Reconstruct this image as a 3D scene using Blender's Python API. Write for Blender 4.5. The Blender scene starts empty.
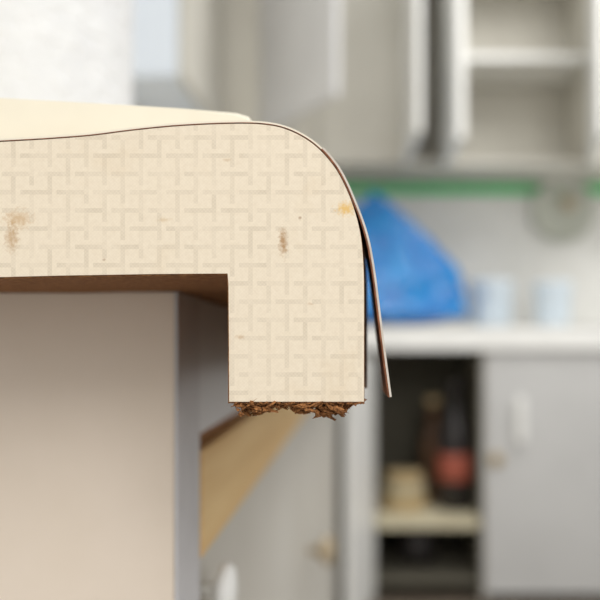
import bpy, bmesh, math, random
from mathutils import Vector, noise, Matrix
random.seed(7)
scn=bpy.context.scene
scn.view_settings.view_transform='Standard'
CZ=0.846      # lens height above the floor
D0=0.1875     # lens to the cut end of the worktop

# ------------------------------------------------------------ materials
def lin(c):
    return tuple(((v/255)/12.92 if v/255<=0.04045 else ((v/255+0.055)/1.055)**2.4) for v in c)+(1,)
class NT:
    def __init__(s,name,rough=0.5,spec=0.3):
        s.m=bpy.data.materials.new(name); s.m.use_nodes=True
        s.t=s.m.node_tree; s.b=s.t.nodes['Principled BSDF']
        s.b.inputs['Roughness'].default_value=rough
        s.b.inputs['Specular IOR Level'].default_value=spec
        s.co=s.t.nodes.new('ShaderNodeTexCoord')
    def put(s,v,inp):
        if isinstance(v,bpy.types.NodeSocket): s.t.links.new(v,inp)
        else: inp.default_value=v
    def math(s,op,a,b=0.0):
        n=s.t.nodes.new('ShaderNodeMath'); n.operation=op
        s.put(a,n.inputs[0]); s.put(b,n.inputs[1]); return n.outputs[0]
    def noise(s,scale,detail=3,vec=None,rough=0.55):
        n=s.t.nodes.new('ShaderNodeTexNoise'); n.inputs['Scale'].default_value=scale
        n.inputs['Detail'].default_value=detail; n.inputs['Roughness'].default_value=rough
        s.t.links.new(vec if vec else s.co.outputs['Object'],n.inputs['Vector']); return n.outputs['Fac']
    def mapping(s,scale):
        n=s.t.nodes.new('ShaderNodeMapping'); n.inputs['Scale'].default_value=scale
        s.t.links.new(s.co.outputs['Object'],n.inputs['Vector']); return n.outputs[0]
    def mix(s,f,a,b):
        n=s.t.nodes.new('ShaderNodeMix'); n.data_type='RGBA'
        s.put(f,n.inputs[0]); s.put(a,n.inputs[6]); s.put(b,n.inputs[7]); return n.outputs[2]
    def ramp(s,f,lo,hi):
        n=s.t.nodes.new('ShaderNodeMapRange'); s.put(f,n.inputs[0])
        n.inputs[1].default_value=lo; n.inputs[2].default_value=hi; return n.outputs[0]
    def bump(s,h,st,dist):
        n=s.t.nodes.new('ShaderNodeBump'); n.inputs['Strength'].default_value=st
        n.inputs['Distance'].default_value=dist; s.put(h,n.inputs['Height'])
        s.t.links.new(n.outputs[0],s.b.inputs['Normal'])
    def color(s,v): s.put(v,s.b.inputs['Base Color'])
def plain(name,c,c2=None,rough=0.5,scale=20,bump=0,bd=0.001,stretch=None,spec=0.3,det=3):
    n=NT(name,rough,spec)
    if c2 is None: c2=tuple(max(0,v-8) for v in c)
    vec=n.mapping(stretch) if stretch else None
    f=n.noise(scale,det,vec)
    n.color(n.mix(n.ramp(f,0.3,0.7),lin(c),lin(c2)))
    if bump: n.bump(f,bump,bd)
    return n.m

def laminate():
    n=NT('patterned_laminate',0.42,0.35)
    sep=n.t.nodes.new('ShaderNodeSeparateXYZ'); n.t.links.new(n.co.outputs['Object'],sep.inputs[0])
    X,Z=sep.outputs[0],sep.outputs[2]
    U=0.00114
    u=n.math('DIVIDE',n.math('ADD',X,0.0006),U); v=n.math('DIVIDE',n.math('ADD',Z,0.0001),U)
    i=n.math('FLOOR',u); j=n.math('FLOOR',v)
    # two families of bars on a sheared lattice: each bar butts a crossing bar at one end only
    mij=n.math('FLOORED_MODULO',n.math('ADD',n.math('SUBTRACT',i,j),2.0),8.0)
    mji=n.math('FLOORED_MODULO',n.math('SUBTRACT',n.math('SUBTRACT',j,i),2.0),8.0)
    H=n.math('MULTIPLY',n.math('LESS_THAN',n.math('FLOORED_MODULO',j,4.0),0.5),n.math('LESS_THAN',mij,5.5))
    V=n.math('MULTIPLY',n.math('LESS_THAN',n.math('FLOORED_MODULO',i,4.0),0.5),n.math('LESS_THAN',mji,5.5))
    wn=n.t.nodes.new('ShaderNodeTexWhiteNoise'); wn.noise_dimensions='2D'
    cb=n.t.nodes.new('ShaderNodeCombineXYZ')
    n.put(n.math('FLOOR',n.math('DIVIDE',u,4.0)),cb.inputs[0]); n.put(n.math('FLOOR',n.math('DIVIDE',v,4.0)),cb.inputs[1])
    n.t.links.new(cb.outputs[0],wn.inputs['Vector'])
    dens=n.math('ADD',n.math('MULTIPLY',wn.outputs['Value'],0.7),0.3)
    bars=n.math('MAXIMUM',n.math('MULTIPLY',H,0.95),n.math('MULTIPLY',V,0.85))
    bars=n.math('MULTIPLY',bars,dens)
    k=2*math.pi/(U*0.8)
    dots=n.math('MULTIPLY',n.math('SINE',n.math('MULTIPLY',X,k)),n.math('SINE',n.math('MULTIPLY',Z,k)))
    dotm=n.math('ADD',n.math('MULTIPLY',dots,0.18),0.82)
    fade=n.ramp(n.noise(160,2),0.25,0.6)
    fade=n.math('ADD',n.math('MULTIPLY',fade,0.5),0.5)
    f=n.math('MULTIPLY',n.math('MULTIPLY',bars,fade),dotm)
    f=n.math('ADD',n.math('MULTIPLY',f,0.50),n.math('MULTIPLY',n.math('ADD',dots,1.0),0.05))
    base=n.mix(n.ramp(n.noise(900,4),0.3,0.7),lin((238,226,206)),lin((231,218,197)))
    col=n.mix(f,base,lin((192,179,159)))
    # general handling grime
    col=n.mix(n.math('MULTIPLY',n.ramp(n.noise(55,5),.56,.78),.28),col,lin((206,180,140)))
    def spot(cx,cz,rx,rz,colr,amt):
        a=n.math('DIVIDE',n.math('SUBTRACT',X,cx),rx); b=n.math('DIVIDE',n.math('SUBTRACT',Z,cz),rz)
        d=n.math('SQRT',n.math('ADD',n.math('MULTIPLY',a,a),n.math('MULTIPLY',b,b)))
        d=n.math('ADD',d,n.math('MULTIPLY',n.math('SUBTRACT',n.noise(1100,3),0.5),2.2))
        return n.math('MULTIPLY',n.ramp(d,1.1,0.2),amt),colr
    for (cx,cz,rx,rz,c,a) in [(-.0192,.0244,.0012,.0038,(165,122,72),.8),(-.0855,.0302,.0040,.0026,(190,150,96),.55),
                              (-.0870,.0255,.0018,.0038,(176,134,80),.6),(-.0035,.0328,.0028,.0019,(226,184,100),.85),
                              (-.0150,.0305,.0005,.0005,(150,110,70),.6),(-.0640,.0200,.0005,.0004,(150,110,70),.5),
                              (-.0300,.0008,.0014,.0006,(190,150,100),.4),(-.049,.0300,.002,.0006,(200,170,120),.4),
                              (-.0125,.0090,.0010,.0004,(186,150,104),.4),(-.0330,.0450,.0012,.0005,(190,156,110),.4)]:
        fa,cc=spot(cx,cz,rx,rz,c,a); col=n.mix(fa,col,lin(cc))
    n.color(col); n.bump(n.noise(2500,2),0.15,0.0001)
    return n.m
M_lam=laminate()
M_top=plain('laminate_top',(234,226,210),(226,218,202),0.4,60)
M_core=plain('particleboard_core',(172,124,82),(110,74,48),0.9,700,0.8,0.0008,det=5)
M_torn=plain('torn_fibre',(190,132,80),(100,64,38),0.95,1300,0.9,0.0008,det=5)
M_phen=plain('phenolic_backing',(150,96,66),(92,54,36),0.7,500,0.4,0.0003)
M_skin=plain('laminate_skin_outer',(220,213,204),(196,187,176),0.35,300)
M_side=plain('side_panel_beige',(228,215,201),(224,211,196),0.5,40)
M_edge=plain('edge_band_grey',(204,203,205),(196,195,197),0.5,60)
M_wood=plain('raw_pine',(240,208,152),(222,184,126),0.6,90,stretch=(1,.06,1),det=4)
M_rail=plain('grey_rail',(216,216,217),(208,208,209),0.45,6)
M_gdoor=plain('grey_door',(206,206,205),(198,198,197),0.45,6)
M_ldoor=plain('lower_door',(209,206,198),(198,194,185),0.45,5)
M_upper=plain('upper_beige_grey',(206,203,194),(196,193,183),0.5,4)
M_inner=plain('cabinet_inside',(206,203,193),(195,191,181),0.6,4)
M_white=plain('white_melamine',(244,244,241),(236,236,233),0.4,8)
M_bluew=plain('cool_white',(224,231,240),(216,224,234),0.4,5)
M_wall=plain('painted_wall',(229,228,224),(219,218,213),0.8,6,0.2,0.002)
M_floor=plain('floor_lino',(130,118,104),(110,100,88),0.5,12)
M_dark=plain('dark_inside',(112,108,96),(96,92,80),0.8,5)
M_black=plain('dark_glass',(58,53,52),(40,37,36),0.25,30,spec=0.4)
M_red=plain('red_label',(186,104,84),(166,86,70),0.5,60)
M_amber=plain('brown_sauce',(120,90,68),(92,70,54),0.3,30)
M_tan=plain('tan_card',(220,198,156),(196,170,126),0.7,25)
M_shelf=plain('shelf_board',(218,210,182),(206,196,168),0.6,8)
M_green=plain('green_tape',(104,220,140),(92,208,128),0.5,20)
M_blue=plain('blue_polythene',(18,142,212),(4,98,178),0.22,14,0.8,0.02,spec=0.7,det=5)
M_plate=plain('woven_dish',(202,204,194),(176,179,166),0.7,30)
M_knob=plain('wood_knob',(194,180,154),(174,156,128),0.4,50)
M_metal=plain('brass_hinge',(182,162,122),(154,132,94),0.35,50)
M_cream=plain('cream_board',(232,226,210),(227,220,203),0.5,40)
M_cup=plain('pale_blue_plastic',(224,234,242),(214,226,236),0.35,10)
M_card=plain('cardboard_tube',(176,150,116),(160,134,100),0.8,60)
def paper():
    n=NT('embossed_paper',0.9,0.1)
    vo=n.t.nodes.new('ShaderNodeTexVoronoi'); vo.inputs['Scale'].default_value=170
    n.t.links.new(n.co.outputs['Object'],vo.inputs['Vector'])
    h=n.math('ADD',n.math('MULTIPLY',vo.outputs['Distance'],0.7),n.math('MULTIPLY',n.noise(90,4),1.0))
    n.color(n.mix(n.ramp(n.noise(60,3),.3,.7),lin((234,235,236)),lin((226,227,229))))
    n.bump(h,0.65,0.004); return n.m
M_paper=paper()

# ------------------------------------------------------------ geometry helpers
def finish(bm,name,mats,parent=None,smooth=False):
    bmesh.ops.recalc_face_normals(bm,faces=bm.faces)
    me=bpy.data.meshes.new(name); bm.to_mesh(me); bm.free()
    for m in (mats if isinstance(mats,(list,tuple)) else [mats]): me.materials.append(m)
    if smooth:
        for p in me.polygons: p.use_smooth=True
    o=bpy.data.objects.new(name,me); scn.collection.objects.link(o)
    if parent: o.parent=parent
    return o
def empty(name,loc=(0,0,0)):
    e=bpy.data.objects.new(name,None); scn.collection.objects.link(e); e.empty_display_size=.05
    return e
def box(name,x0,x1,y0,y1,z0,z1,mat,parent=None,bev=0.0015,rot=None,pivot=None):
    bm=bmesh.new()
    vs=[bm.verts.new((x,y,z)) for x in (x0,x1) for y in (y0,y1) for z in (z0,z1)]
    for f in [(0,1,3,2),(4,6,7,5),(0,4,5,1),(2,3,7,6),(0,2,6,4),(1,5,7,3)]: bm.faces.new([vs[k] for k in f])
    if bev: bmesh.ops.bevel(bm,geom=bm.edges[:],offset=bev,segments=2,affect='EDGES')
    if rot: bmesh.ops.rotate(bm,verts=bm.verts,cent=pivot,matrix=Matrix.Rotation(rot,3,'Z'))
    return finish(bm,name,mat,parent)
def prism(name,pts,y0,y1,mat,parent=None,bev=0):
    bm=bmesh.new()
    a=[bm.verts.new((x,y0,z)) for x,z in pts]; b=[bm.verts.new((x,y1,z)) for x,z in pts]
    n=len(pts)
    fa=bm.faces.new(a); bm.faces.new(b[::-1])
    for k in range(n): bm.faces.new((a[k],b[k],b[(k+1)%n],a[(k+1)%n]))
    if bev: bmesh.ops.bevel(bm,geom=list(fa.edges),offset=bev,segments=1,affect='EDGES')
    return finish(bm,name,mat,parent)
def lathe(name,prof,loc,mat,parent=None,seg=32,axis='Z'):
    bm=bmesh.new(); rings=[]
    for r,h in prof:
        ring=[]
        for k in range(seg):
            a=2*math.pi*k/seg; p=(r*math.cos(a),r*math.sin(a),h)
            if axis=='X': p=(h,r*math.cos(a),r*math.sin(a))
            if axis=='Y': p=(r*math.cos(a),-h,r*math.sin(a))
            ring.append(bm.verts.new((p[0]+loc[0],p[1]+loc[1],p[2]+loc[2])))
        rings.append(ring)
    for q in range(len(rings)-1):
        for k in range(seg):
            bm.faces.new((rings[q][k],rings[q][(k+1)%seg],rings[q+1][(k+1)%seg],rings[q+1][k]))
    bm.faces.new(rings[0]); bm.faces.new(rings[-1][::-1])
    return finish(bm,name,mat,parent,True)
def spline(pts,sub=6):
    out=[]
    for k in range(len(pts)-1):
        p0=pts[max(k-1,0)];p1=pts[k];p2=pts[k+1];p3=pts[min(k+2,len(pts)-1)]
        for s in range(sub):
            t=s/sub
            out.append(tuple(0.5*((2*p1[c])+(-p0[c]+p2[c])*t+(2*p0[c]-5*p1[c]+4*p2[c]-p3[c])*t*t+(-p0[c]+3*p1[c]-3*p2[c]+p3[c])*t**3) for c in (0,1)))
    out.append(pts[-1]); return out

# ------------------------------------------------------------ near worktop (cut end)
# section of the worktop in quarter-millimetre steps from a datum at the nosing
def q(a,b): return ((a-360)*.00025,(340-b)*.00025)
top=spline([q(0,142),q(45,139.5),q(90,136),(q(130,131)),q(175,126.5),q(225,124),q(262,124.5),q(288,130),q(313,144),q(333,165),q(346,188),q(355,212),q(361,238),q(363.5,268),q(364,300)],6)
under=[q(364,402),q(229,402),q(229,340),q(228.5,284),q(228,273),q(150,274),q(60,275.5),q(0,277)]
XL=-0.60
prof=[(XL,top[0][1])]+top+under+[(XL,under[-1][1])]
worktop=empty('kitchen_countertop')
cap=prism('end_laminate_cap',[(x,z) for x,z in prof],0,.0008,M_lam,worktop,bev=.00012)
cap.location=(0,0,CZ)
core=[]
for x,z in [(XL,top[0][1]+.0002)]+[(x+.0001,z+.0002) for x,z in top]: core.append((x,z))
for x,z in under: core.append((x-(.0004 if x<-.02 else -.0001),z-.0004))
core.append((XL,under[-1][1]-.0004))
o=prism('particleboard_body',core,.0009,2.20,[M_core],worktop); o.location=(0,0,CZ)
bm=bmesh.new(); rows=[]
sheet=[(XL,top[0][1])]+top
ys=[.0002,.3,2.20]
def off(pts,d):
    r=[]
    for k,p in enumerate(pts):
        a=Vector(pts[max(k-1,0)]);b=Vector(pts[min(k+1,len(pts)-1)]); t=(b-a).normalized()
        r.append((p[0]-t.y*d,p[1]+t.x*d))
    return r
cut=len(sheet)-34
o1=off(sheet,.00022)[:cut]; o2=off(sheet,.00042)[:cut]; o3=off(sheet,.00085)[:cut]
for y in ys:
    rows.append(tuple([bm.verts.new((x,y,z+CZ)) for x,z in oo] for oo in (o1,o2,o3)))
for r0,r1 in zip(rows,rows[1:]):
    for k in range(cut-1):
        bm.faces.new((r0[2][k],r1[2][k],r1[2][k+1],r0[2][k+1]))
for k in range(cut-1):
    f=bm.faces.new((rows[0][0][k],rows[0][1][k],rows[0][1][k+1],rows[0][0][k+1])); f.material_index=1
    f=bm.faces.new((rows[0][1][k],rows[0][2][k],rows[0][2][k+1],rows[0][1][k+1])); f.material_index=0
finish(bm,'top_sheet',[M_top,M_phen],worktop,False)

# front skin: follows the nosing, springs away toward the bottom
def build_skin(name,y0,y1,ny,ampf,jagamt):
    skin0=off(sheet,.00022)[cut-1:]
    skin0+=[(.00122,.010-.004*k) for k in range(0,7)]
    L=[0]
    for a,b in zip(skin0,skin0[1:]): L.append(L[-1]+(Vector(b)-Vector(a)).length)
    T=L[-1]
    bm=bmesh.new(); rows=[]
    for iy in range(ny+1):
        y=y0+(y1-y0)*iy/ny
        amp=ampf(y)
        pts=[]
        for k,p in enumerate(skin0):
            s=L[k]/T
            d=(.0058*max(0,(s-.22)/.78)**1.2)*amp
            pts.append((p[0]+d,p[1]+d*.12-.0010*s*min(1,amp)))
        pm=off(pts,.00042); po=off(pts,.00092)
        last=len(pts)-1
        ri=[];rm=[];ro=[]
        for k in range(len(pts)):
            w=.00014*noise.noise(Vector((k*.7,y*90,2)))*min(1,amp)
            jag=(-.0009*abs(noise.noise(Vector((3,y*260,1)))) if k==last else 0)*jagamt
            ri.append(bm.verts.new((pts[k][0]+w,y,pts[k][1]+CZ+jag)))
            rm.append(bm.verts.new((pm[k][0],y,pm[k][1]+CZ+jag)))
            ro.append(bm.verts.new((po[k][0],y,po[k][1]+CZ+jag)))
        rows.append((ri,rm,ro))
    def addf(vs,mi):
        f=bm.faces.new(vs); f.material_index=mi
    N=len(skin0)
    for r0,r1 in zip(rows,rows[1:]):
        for k in range(N-1):
            addf((r0[0][k],r0[0][k+1],r1[0][k+1],r1[0][k]),1)
            addf((r0[2][k],r1[2][k],r1[2][k+1],r0[2][k+1]),0)
        addf((r0[0][-1],r1[0][-1],r1[1][-1],r0[1][-1]),1); addf((r0[1][-1],r1[1][-1],r1[2][-1],r0[2][-1]),0)
    for r in (rows[0],rows[-1]):
        for k in range(N-1):
            addf((r[0][k],r[1][k],r[1][k+1],r[0][k+1]),1); addf((r[1][k],r[2][k],r[2][k+1],r[1][k+1]),0)
    finish(bm,name,[M_skin,M_phen],worktop)
build_skin('peeling_laminate_skin',-.0002,.030,8,lambda y:1-.10*y/.03,1)
build_skin('front_skin',.0302,2.20,4,lambda y:0.0,0)

# torn fibres hanging under the nosing: fine crumbs plus stringy shreds
bm=bmesh.new()
def crumb(x,y,z,r,sq,sx=1.5):
    res=bmesh.ops.create_icosphere(bm,subdivisions=2,radius=r)
    sd=random.random()*50
    rot=Matrix.Rotation(random.uniform(-.7,.7),3,'Y')
    for v in res['verts']:
        n_=1+1.3*noise.noise(v.co*(1.4/r)+Vector((sd,0,0)))
        c=rot@Vector((v.co.x*n_*sx,v.co.y*n_*1.3,v.co.z*n_*sq))
        v.co=c+Vector((x,y,z))
zb=q(0,402)[1]+CZ
def env(t):
    e=.30+.75*abs(noise.noise(Vector((t*8,0.3,0))))*2.4
    if t<.05: e*=.3
    if t>.86: e*=.25
    return min(1.25,e)
for k in range(520):
    t=random.random(); x=-.0322+.0335*t; e=env(t)
    y=random.uniform(.0002,.012)
    depth=random.random()**.9*.0031*e
    crumb(x,y,zb-.0001-depth,random.uniform(.00025,.00075)*(.5+.6*e),.7,random.choice([1,1.4,2.6]))
for k in range(120):
    x=-.0322+.0333*random.random()
    crumb(x,random.uniform(-.0001,.004),zb-.0003,random.uniform(.0002,.0004),.7)
finish(bm,'torn_fibre_crumbs',[M_torn],worktop)

# board lying on the worktop
board=[(-.0318,.0545),(-.0306,.0590),(-.0308,.0628),(-.0325,.0650),(-.0360,.0660),(-.050,.0670),(-.0667,.0681),(-.1044,.0702),(-.30,.0800)]
pts=board+[(-.30,.0545)]
prism('cream_cutting_board',[(x,z+CZ) for x,z in pts],.030,.26,M_cream,None,bev=.0008)
# kitchen paper roll standing on the worktop
roll=empty('paper_towel_roll')
bm=bmesh.new()
rp=[(.0205,.002),(.0205,0),(.058,0),(.0605,.003),(.061,.02),(.0605,.12),(.061,.225),(.0600,.238),(.058,.240),(.0205,.240),(.0205,.236)]
seg=96; rings=[]
for r,h in rp:
    ring=[]
    for k in range(seg):
        a=2*math.pi*k/seg
        rr=r+(.0022*(k/seg) if r>.05 else 0)+(.0006*noise.noise(Vector((math.cos(a)*3,math.sin(a)*3,h*20))) if r>.05 else 0)
        ring.append(bm.verts.new((-.229+rr*math.cos(a+.7),.352+rr*math.sin(a+.7),.9005+h)))
    rings.append(ring)
for p in range(len(rings)):
    n2=(p+1)%len(rings)
    for k in range(seg): bm.faces.new((rings[p][k],rings[p][(k+1)%seg],rings[n2][(k+1)%seg],rings[n2][k]))
finish(bm,'paper_sheets',[M_paper],roll,True)
lathe('core_tube',[(.0175,0),(.0200,0),(.0200,.2385),(.0175,.2385)],(-.229,.352,.9005),M_card,roll)

# ------------------------------------------------------------ near base cabinet run
base=empty('base_cabinet')
ZU=CZ+.0157
box('end_panel',-.58,-.0600,.0565,.0745,.0,ZU,M_side,base,.0006)
box('edge_band',-.0602,-.0592,.0560,.0900,.0,ZU,M_edge,base,.0002)
box('top_rail',-.090,-.0600,.0905,2.18,CZ-.0355,ZU,M_rail,base,.0008)
box('gap_shadow_strip',-.085,-.063,.09,2.18,CZ-.0410,CZ-.0355,M_core,base,.0003)  # brown strip standing in for the dark, shadowed gap above the pine
box('pine_rail',-.082,-.0585,.0905,1.5,CZ-.0810,CZ-.0410,M_wood,base,.0006)
yy=.0905
for k in range(4):
    box(f'front_door_{k+1}',-.082,-.0640,yy,yy+.512,.10,CZ-.083,M_ldoor,base,.0015); yy+=.515
box('plinth',-.14,-.12,.0745,2.18,0,.10,M_edge,base,.001)
box('carcass_back',-.60,-.585,.0745,2.18,0,ZU,M_inner,base,.001)
knp=[(.004,0),(.005,.010),(.009,.014),(.017,.018),(.0185,.024),(.015,.030),(.006,.0325)]
lathe('knob_1',knp,(-.064,.745,CZ-.262),M_knob,base,axis='X')
lathe('knob_2',[(r*.6,h*.45) for r,h in knp],(-.064,.112,CZ-.1000),M_white,base,axis='X')

# ------------------------------------------------------------ far worktop + base units
YF=2.2025
far=empty('kitchen_countertop')
ZF=CZ-.008
pr=spline([(-.56,.054),(-.05,.054),(-.015,.052),(-.002,.042),(0,.02)],5)+[(0,-.024),(-.034,-.024),(-.034,.016),(-.56,.016)]
bm=bmesh.new()
a=[bm.verts.new((-.60,YF-x,z+ZF)) for x,z in pr]; b=[bm.verts.new((1.6,YF-x,z+ZF)) for x,z in pr]
bm.faces.new(a); bm.faces.new(b[::-1])
for k in range(len(pr)): bm.faces.new((a[k],b[k],b[(k+1)%len(pr)],a[(k+1)%len(pr)]))
finish(bm,'far_top',[M_white],far)
unit=empty('base_cabinet')
YC=YF+.036
zt=ZF+.0155
box('side_left',.030,.048,YC,2.74,.0,zt,M_inner,unit)
box('side_mid',.394,.412,YC,2.74,.0,zt,M_inner,unit)
box('side_right',1.0,1.018,YC,2.74,.0,zt,M_inner,unit)
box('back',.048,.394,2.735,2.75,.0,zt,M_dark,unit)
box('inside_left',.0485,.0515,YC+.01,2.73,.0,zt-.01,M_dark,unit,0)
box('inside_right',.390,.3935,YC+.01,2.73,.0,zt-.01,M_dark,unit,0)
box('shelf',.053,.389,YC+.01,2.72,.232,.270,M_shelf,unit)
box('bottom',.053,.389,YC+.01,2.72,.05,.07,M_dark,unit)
box('closed_door',.402,.80,YC-.02,YC-.002,.03,ZF-.030,M_gdoor,unit,.003)
box('closed_door_2',.803,1.2,YC-.02,YC-.002,.03,ZF-.030,M_gdoor,unit,.003)
box('open_door',.032,.050,YC-.40,YC-.002,.03,CZ-.055,M_white,unit,.003,rot=math.radians(-11),pivot=(.041,YC,0))
box('handle_bar',.497,.527,YC-.045,YC-.033,.52,.665,M_white,unit,.005)
box('handle_post_1',.505,.519,YC-.034,YC-.019,.535,.55,M_white,unit,.001)
box('handle_post_2',.505,.519,YC-.034,YC-.019,.635,.65,M_white,unit,.001)
lathe('hinge',[(.022,0),(.022,.006),(.014,.010),(.004,.011)],(.437,YC-.02,.462),M_metal,unit,axis='Y')

cont=empty('storage_tin')
for k,(w,h,mm) in enumerate([(.080,.045,M_tan),(.075,.04,M_shelf),(.066,.035,M_tan)]):
    z0=.2705+[0,.046,.087][k]
    lathe(f'tin_{k+1}',[(w*.96,0),(w,.004),(w,h-.006),(w*1.02,h-.005),(w*1.02,h-.001),(w*.9,h)],(.150,2.40,z0),mm,cont)
bot=[(.050,0),(.058,.006),(.058,.24),(.050,.29),(.030,.33),(.026,.36),(.026,.40),(.030,.402),(.030,.44),(.01,.442)]
b1=empty('sauce_bottle'); lathe('glass',bot,(.325,2.38,.2705),M_black,b1)
lathe('label',[(.0585,.10),(.0592,.101),(.0592,.19),(.0585,.191)],(.325,2.38,.2705),M_red,b1)
b2=empty('sauce_bottle'); lathe('glass',[(r*.75,h*.8) for r,h in bot],(.262,2.50,.2705),M_amber,b2)
lathe('cap',[(.024,.345),(.025,.346),(.025,.37),(.020,.372)],(.262,2.50,.2705),M_tan,b2)
p1=empty('jar'); lathe('body',[(.06,0),(.065,.01),(.065,.12),(.05,.13),(.05,.15),(.01,.152)],(.2,2.45,.0705),M_black,p1)

# ------------------------------------------------------------ wall cabinets
ZB=CZ+.614; ZT=2.2; YU=2.4425; YW=2.76
up=empty('wall_cabinet')
box('bottom_panel',-.45,.82,YU,YW,ZB,ZB+.018,M_upper,up)
box('top_panel',-.45,.82,YU,YW,ZT-.018,ZT,M_upper,up)
box('back_panel',-.45,.82,YW-.01,YW-.002,ZB+.018,ZT-.018,M_inner,up,0)
for k,x in enumerate([-.45,.150,.283,.802]):
    box(f'divider_{k+1}',x,x+.018,YU,YW-.012,ZB+.018,ZT-.018,M_inner,up)
box('closed_door_1',-.44,-.15,YU-.02,YU-.002,ZB,ZT,M_upper,up,.003)
box('closed_door_2',-.146,.155,YU-.02,YU-.002,ZB,ZT,M_upper,up,.003)
box('shelf_1',.302,.800,YU+.02,YW-.02,1.835,1.858,M_white,up)
box('open_door_1',.152,.170,YU-.42,YU-.002,ZB,ZT,M_white,up,.002,rot=math.radians(2),pivot=(.16,YU,0))
box('open_door_2',.288,.312,YU-.35,YU-.002,ZB,ZT,M_white,up,.002,rot=math.radians(1.5),pivot=(.30,YU,0))
box('open_door_3',.802,.820,YU-.40,YU-.002,ZB,ZT,M_white,up,.002,rot=math.radians(-13),pivot=(.811,YU,0))
box('trim_tape',-.4,1.4,YW-.006,YW+.001,ZB-.042,ZB-.004,M_green,up,0)
up2=empty('wall_cabinet')
box('right_unit',.826,1.5,YU,YW,ZB,ZT,M_upper,up2,.003)
box('right_door',.86,1.49,YU-.02,YU-.001,ZB,ZT,M_upper,up2,.003)
lc=empty('wall_cabinet')
box('carcass',-.60,-.425,1.556,2.05,ZB,ZT,M_bluew,lc,.003)
box('front',-.424,-.408,1.560,2.05,ZB-.004,ZT,M_upper,lc,.003)
lc2=empty('wall_cabinet')
box('corner_carcass',-.60,-.27,2.06,2.40,ZB,ZT,M_inner,lc2,.003)
box('swung_door',-.300,-.282,1.63,2.055,ZB,ZT,M_rail,lc2,.004,rot=math.radians(34),pivot=(-.291,2.05,0))
ZC=ZF+.0542
# ------------------------------------------------------------ counter clutter
bm=bmesh.new(); bmesh.ops.create_uvsphere(bm,u_segments=128,v_segments=96,radius=1)
for v in bm.verts:
    c=v.co.copy(); t=(c.z+1)/2
    w=(1-t**1.25)*.98+.10*math.sin(math.pi*t)
    r=Vector((c.x,c.y))
    if r.length>1e-5: r.normalize()
    rad=min(1,math.sqrt(max(0,1-(2*t-1)**2))*1.8)*w
    rdg=(1-abs(noise.noise(c*4.2+Vector((5,1,2)))))**3
    fold=1+.12*math.sin(math.atan2(r.y,r.x)*11+4*t)*t+.16*noise.noise(c*2.3)+.10*(rdg-.5)
    v.co=Vector((.05+r.x*rad*.35*fold, 2.45+r.y*rad*.18*fold, ZC+max(0,t*.48+.018*noise.noise(c*4))))
finish(bm,'blue_plastic_bag',[M_blue],None,True)
def cup(name,x,y,r,h,mat):
    e=empty(name)
    lathe('body',[(r*.8,0),(r*.86,.004),(r,h*.9),(r*1.03,h*.91),(r*1.03,h),(r*.94,h),(r*.9,h*.93),(r*.78,.008),(.002,.008)],(x,y,ZC),mat,e)
    return e
cup('plastic_tub',.470,2.50,.078,.165,M_cup)
cup('plastic_tub',.690,2.50,.068,.160,M_cup)
dish=empty('hanging_woven_dish')
lathe('dish',[(.03,.004),(.07,.008),(.11,.03),(.122,.04),(.124,.034),(.11,.018),(.07,.0),(.02,-.0)],(.79,2.762,1.352),M_plate,dish,axis='Y')
lathe('centre',[(.03,.012),(.026,.02),(.01,.024)],(.815,2.758,1.38),M_knob,dish,axis='Y')

# ------------------------------------------------------------ room shell
box('floor',-.70,3.0,-2.0,2.9,-.05,0,M_floor,None,0)
box('wall_back',-.70,3.0,2.7635,2.88,0,2.6,M_wall,None,0)
box('wall_left',-.72,-.602,-2.0,2.7630,0,2.6,M_wall,None,0)

# ------------------------------------------------------------ light
w=bpy.data.worlds.new('room_ambient'); scn.world=w; w.use_nodes=True
bg=w.node_tree.nodes['Background']; bg.inputs[0].default_value=(1,.995,.975,1); bg.inputs[1].default_value=.82
def area(name,loc,target,size,power,col):
    l=bpy.data.lights.new(name,'AREA'); l.energy=power; l.size=size; l.color=col
    o=bpy.data.objects.new(name,l); scn.collection.objects.link(o); o.location=loc
    o.rotation_euler=(Vector(target)-Vector(loc)).to_track_quat('-Z','Y').to_euler()
area('added_area_light',(.6,-1.1,1.95),(0,.3,.85),.9,18.5,(1,.975,.93))  # added key light behind the camera, brightens the worktop's cut end
area('added_area_light',(.9,1.4,2.5),(.7,1.9,.9),.8,21,(1,.985,.96))  # added light out of view, brightens the far units

cam=bpy.data.cameras.new('camera'); co=bpy.data.objects.new('camera',cam); scn.collection.objects.link(co)
scn.camera=co; co.location=(0,-D0,CZ); co.rotation_euler=(math.pi/2,0,0)
cam.lens=45; cam.sensor_width=36; cam.shift_x=-.1; cam.shift_y=40/600; cam.clip_start=.01
cam.dof.use_dof=True; cam.dof.focus_distance=D0; cam.dof.aperture_fstop=7.8
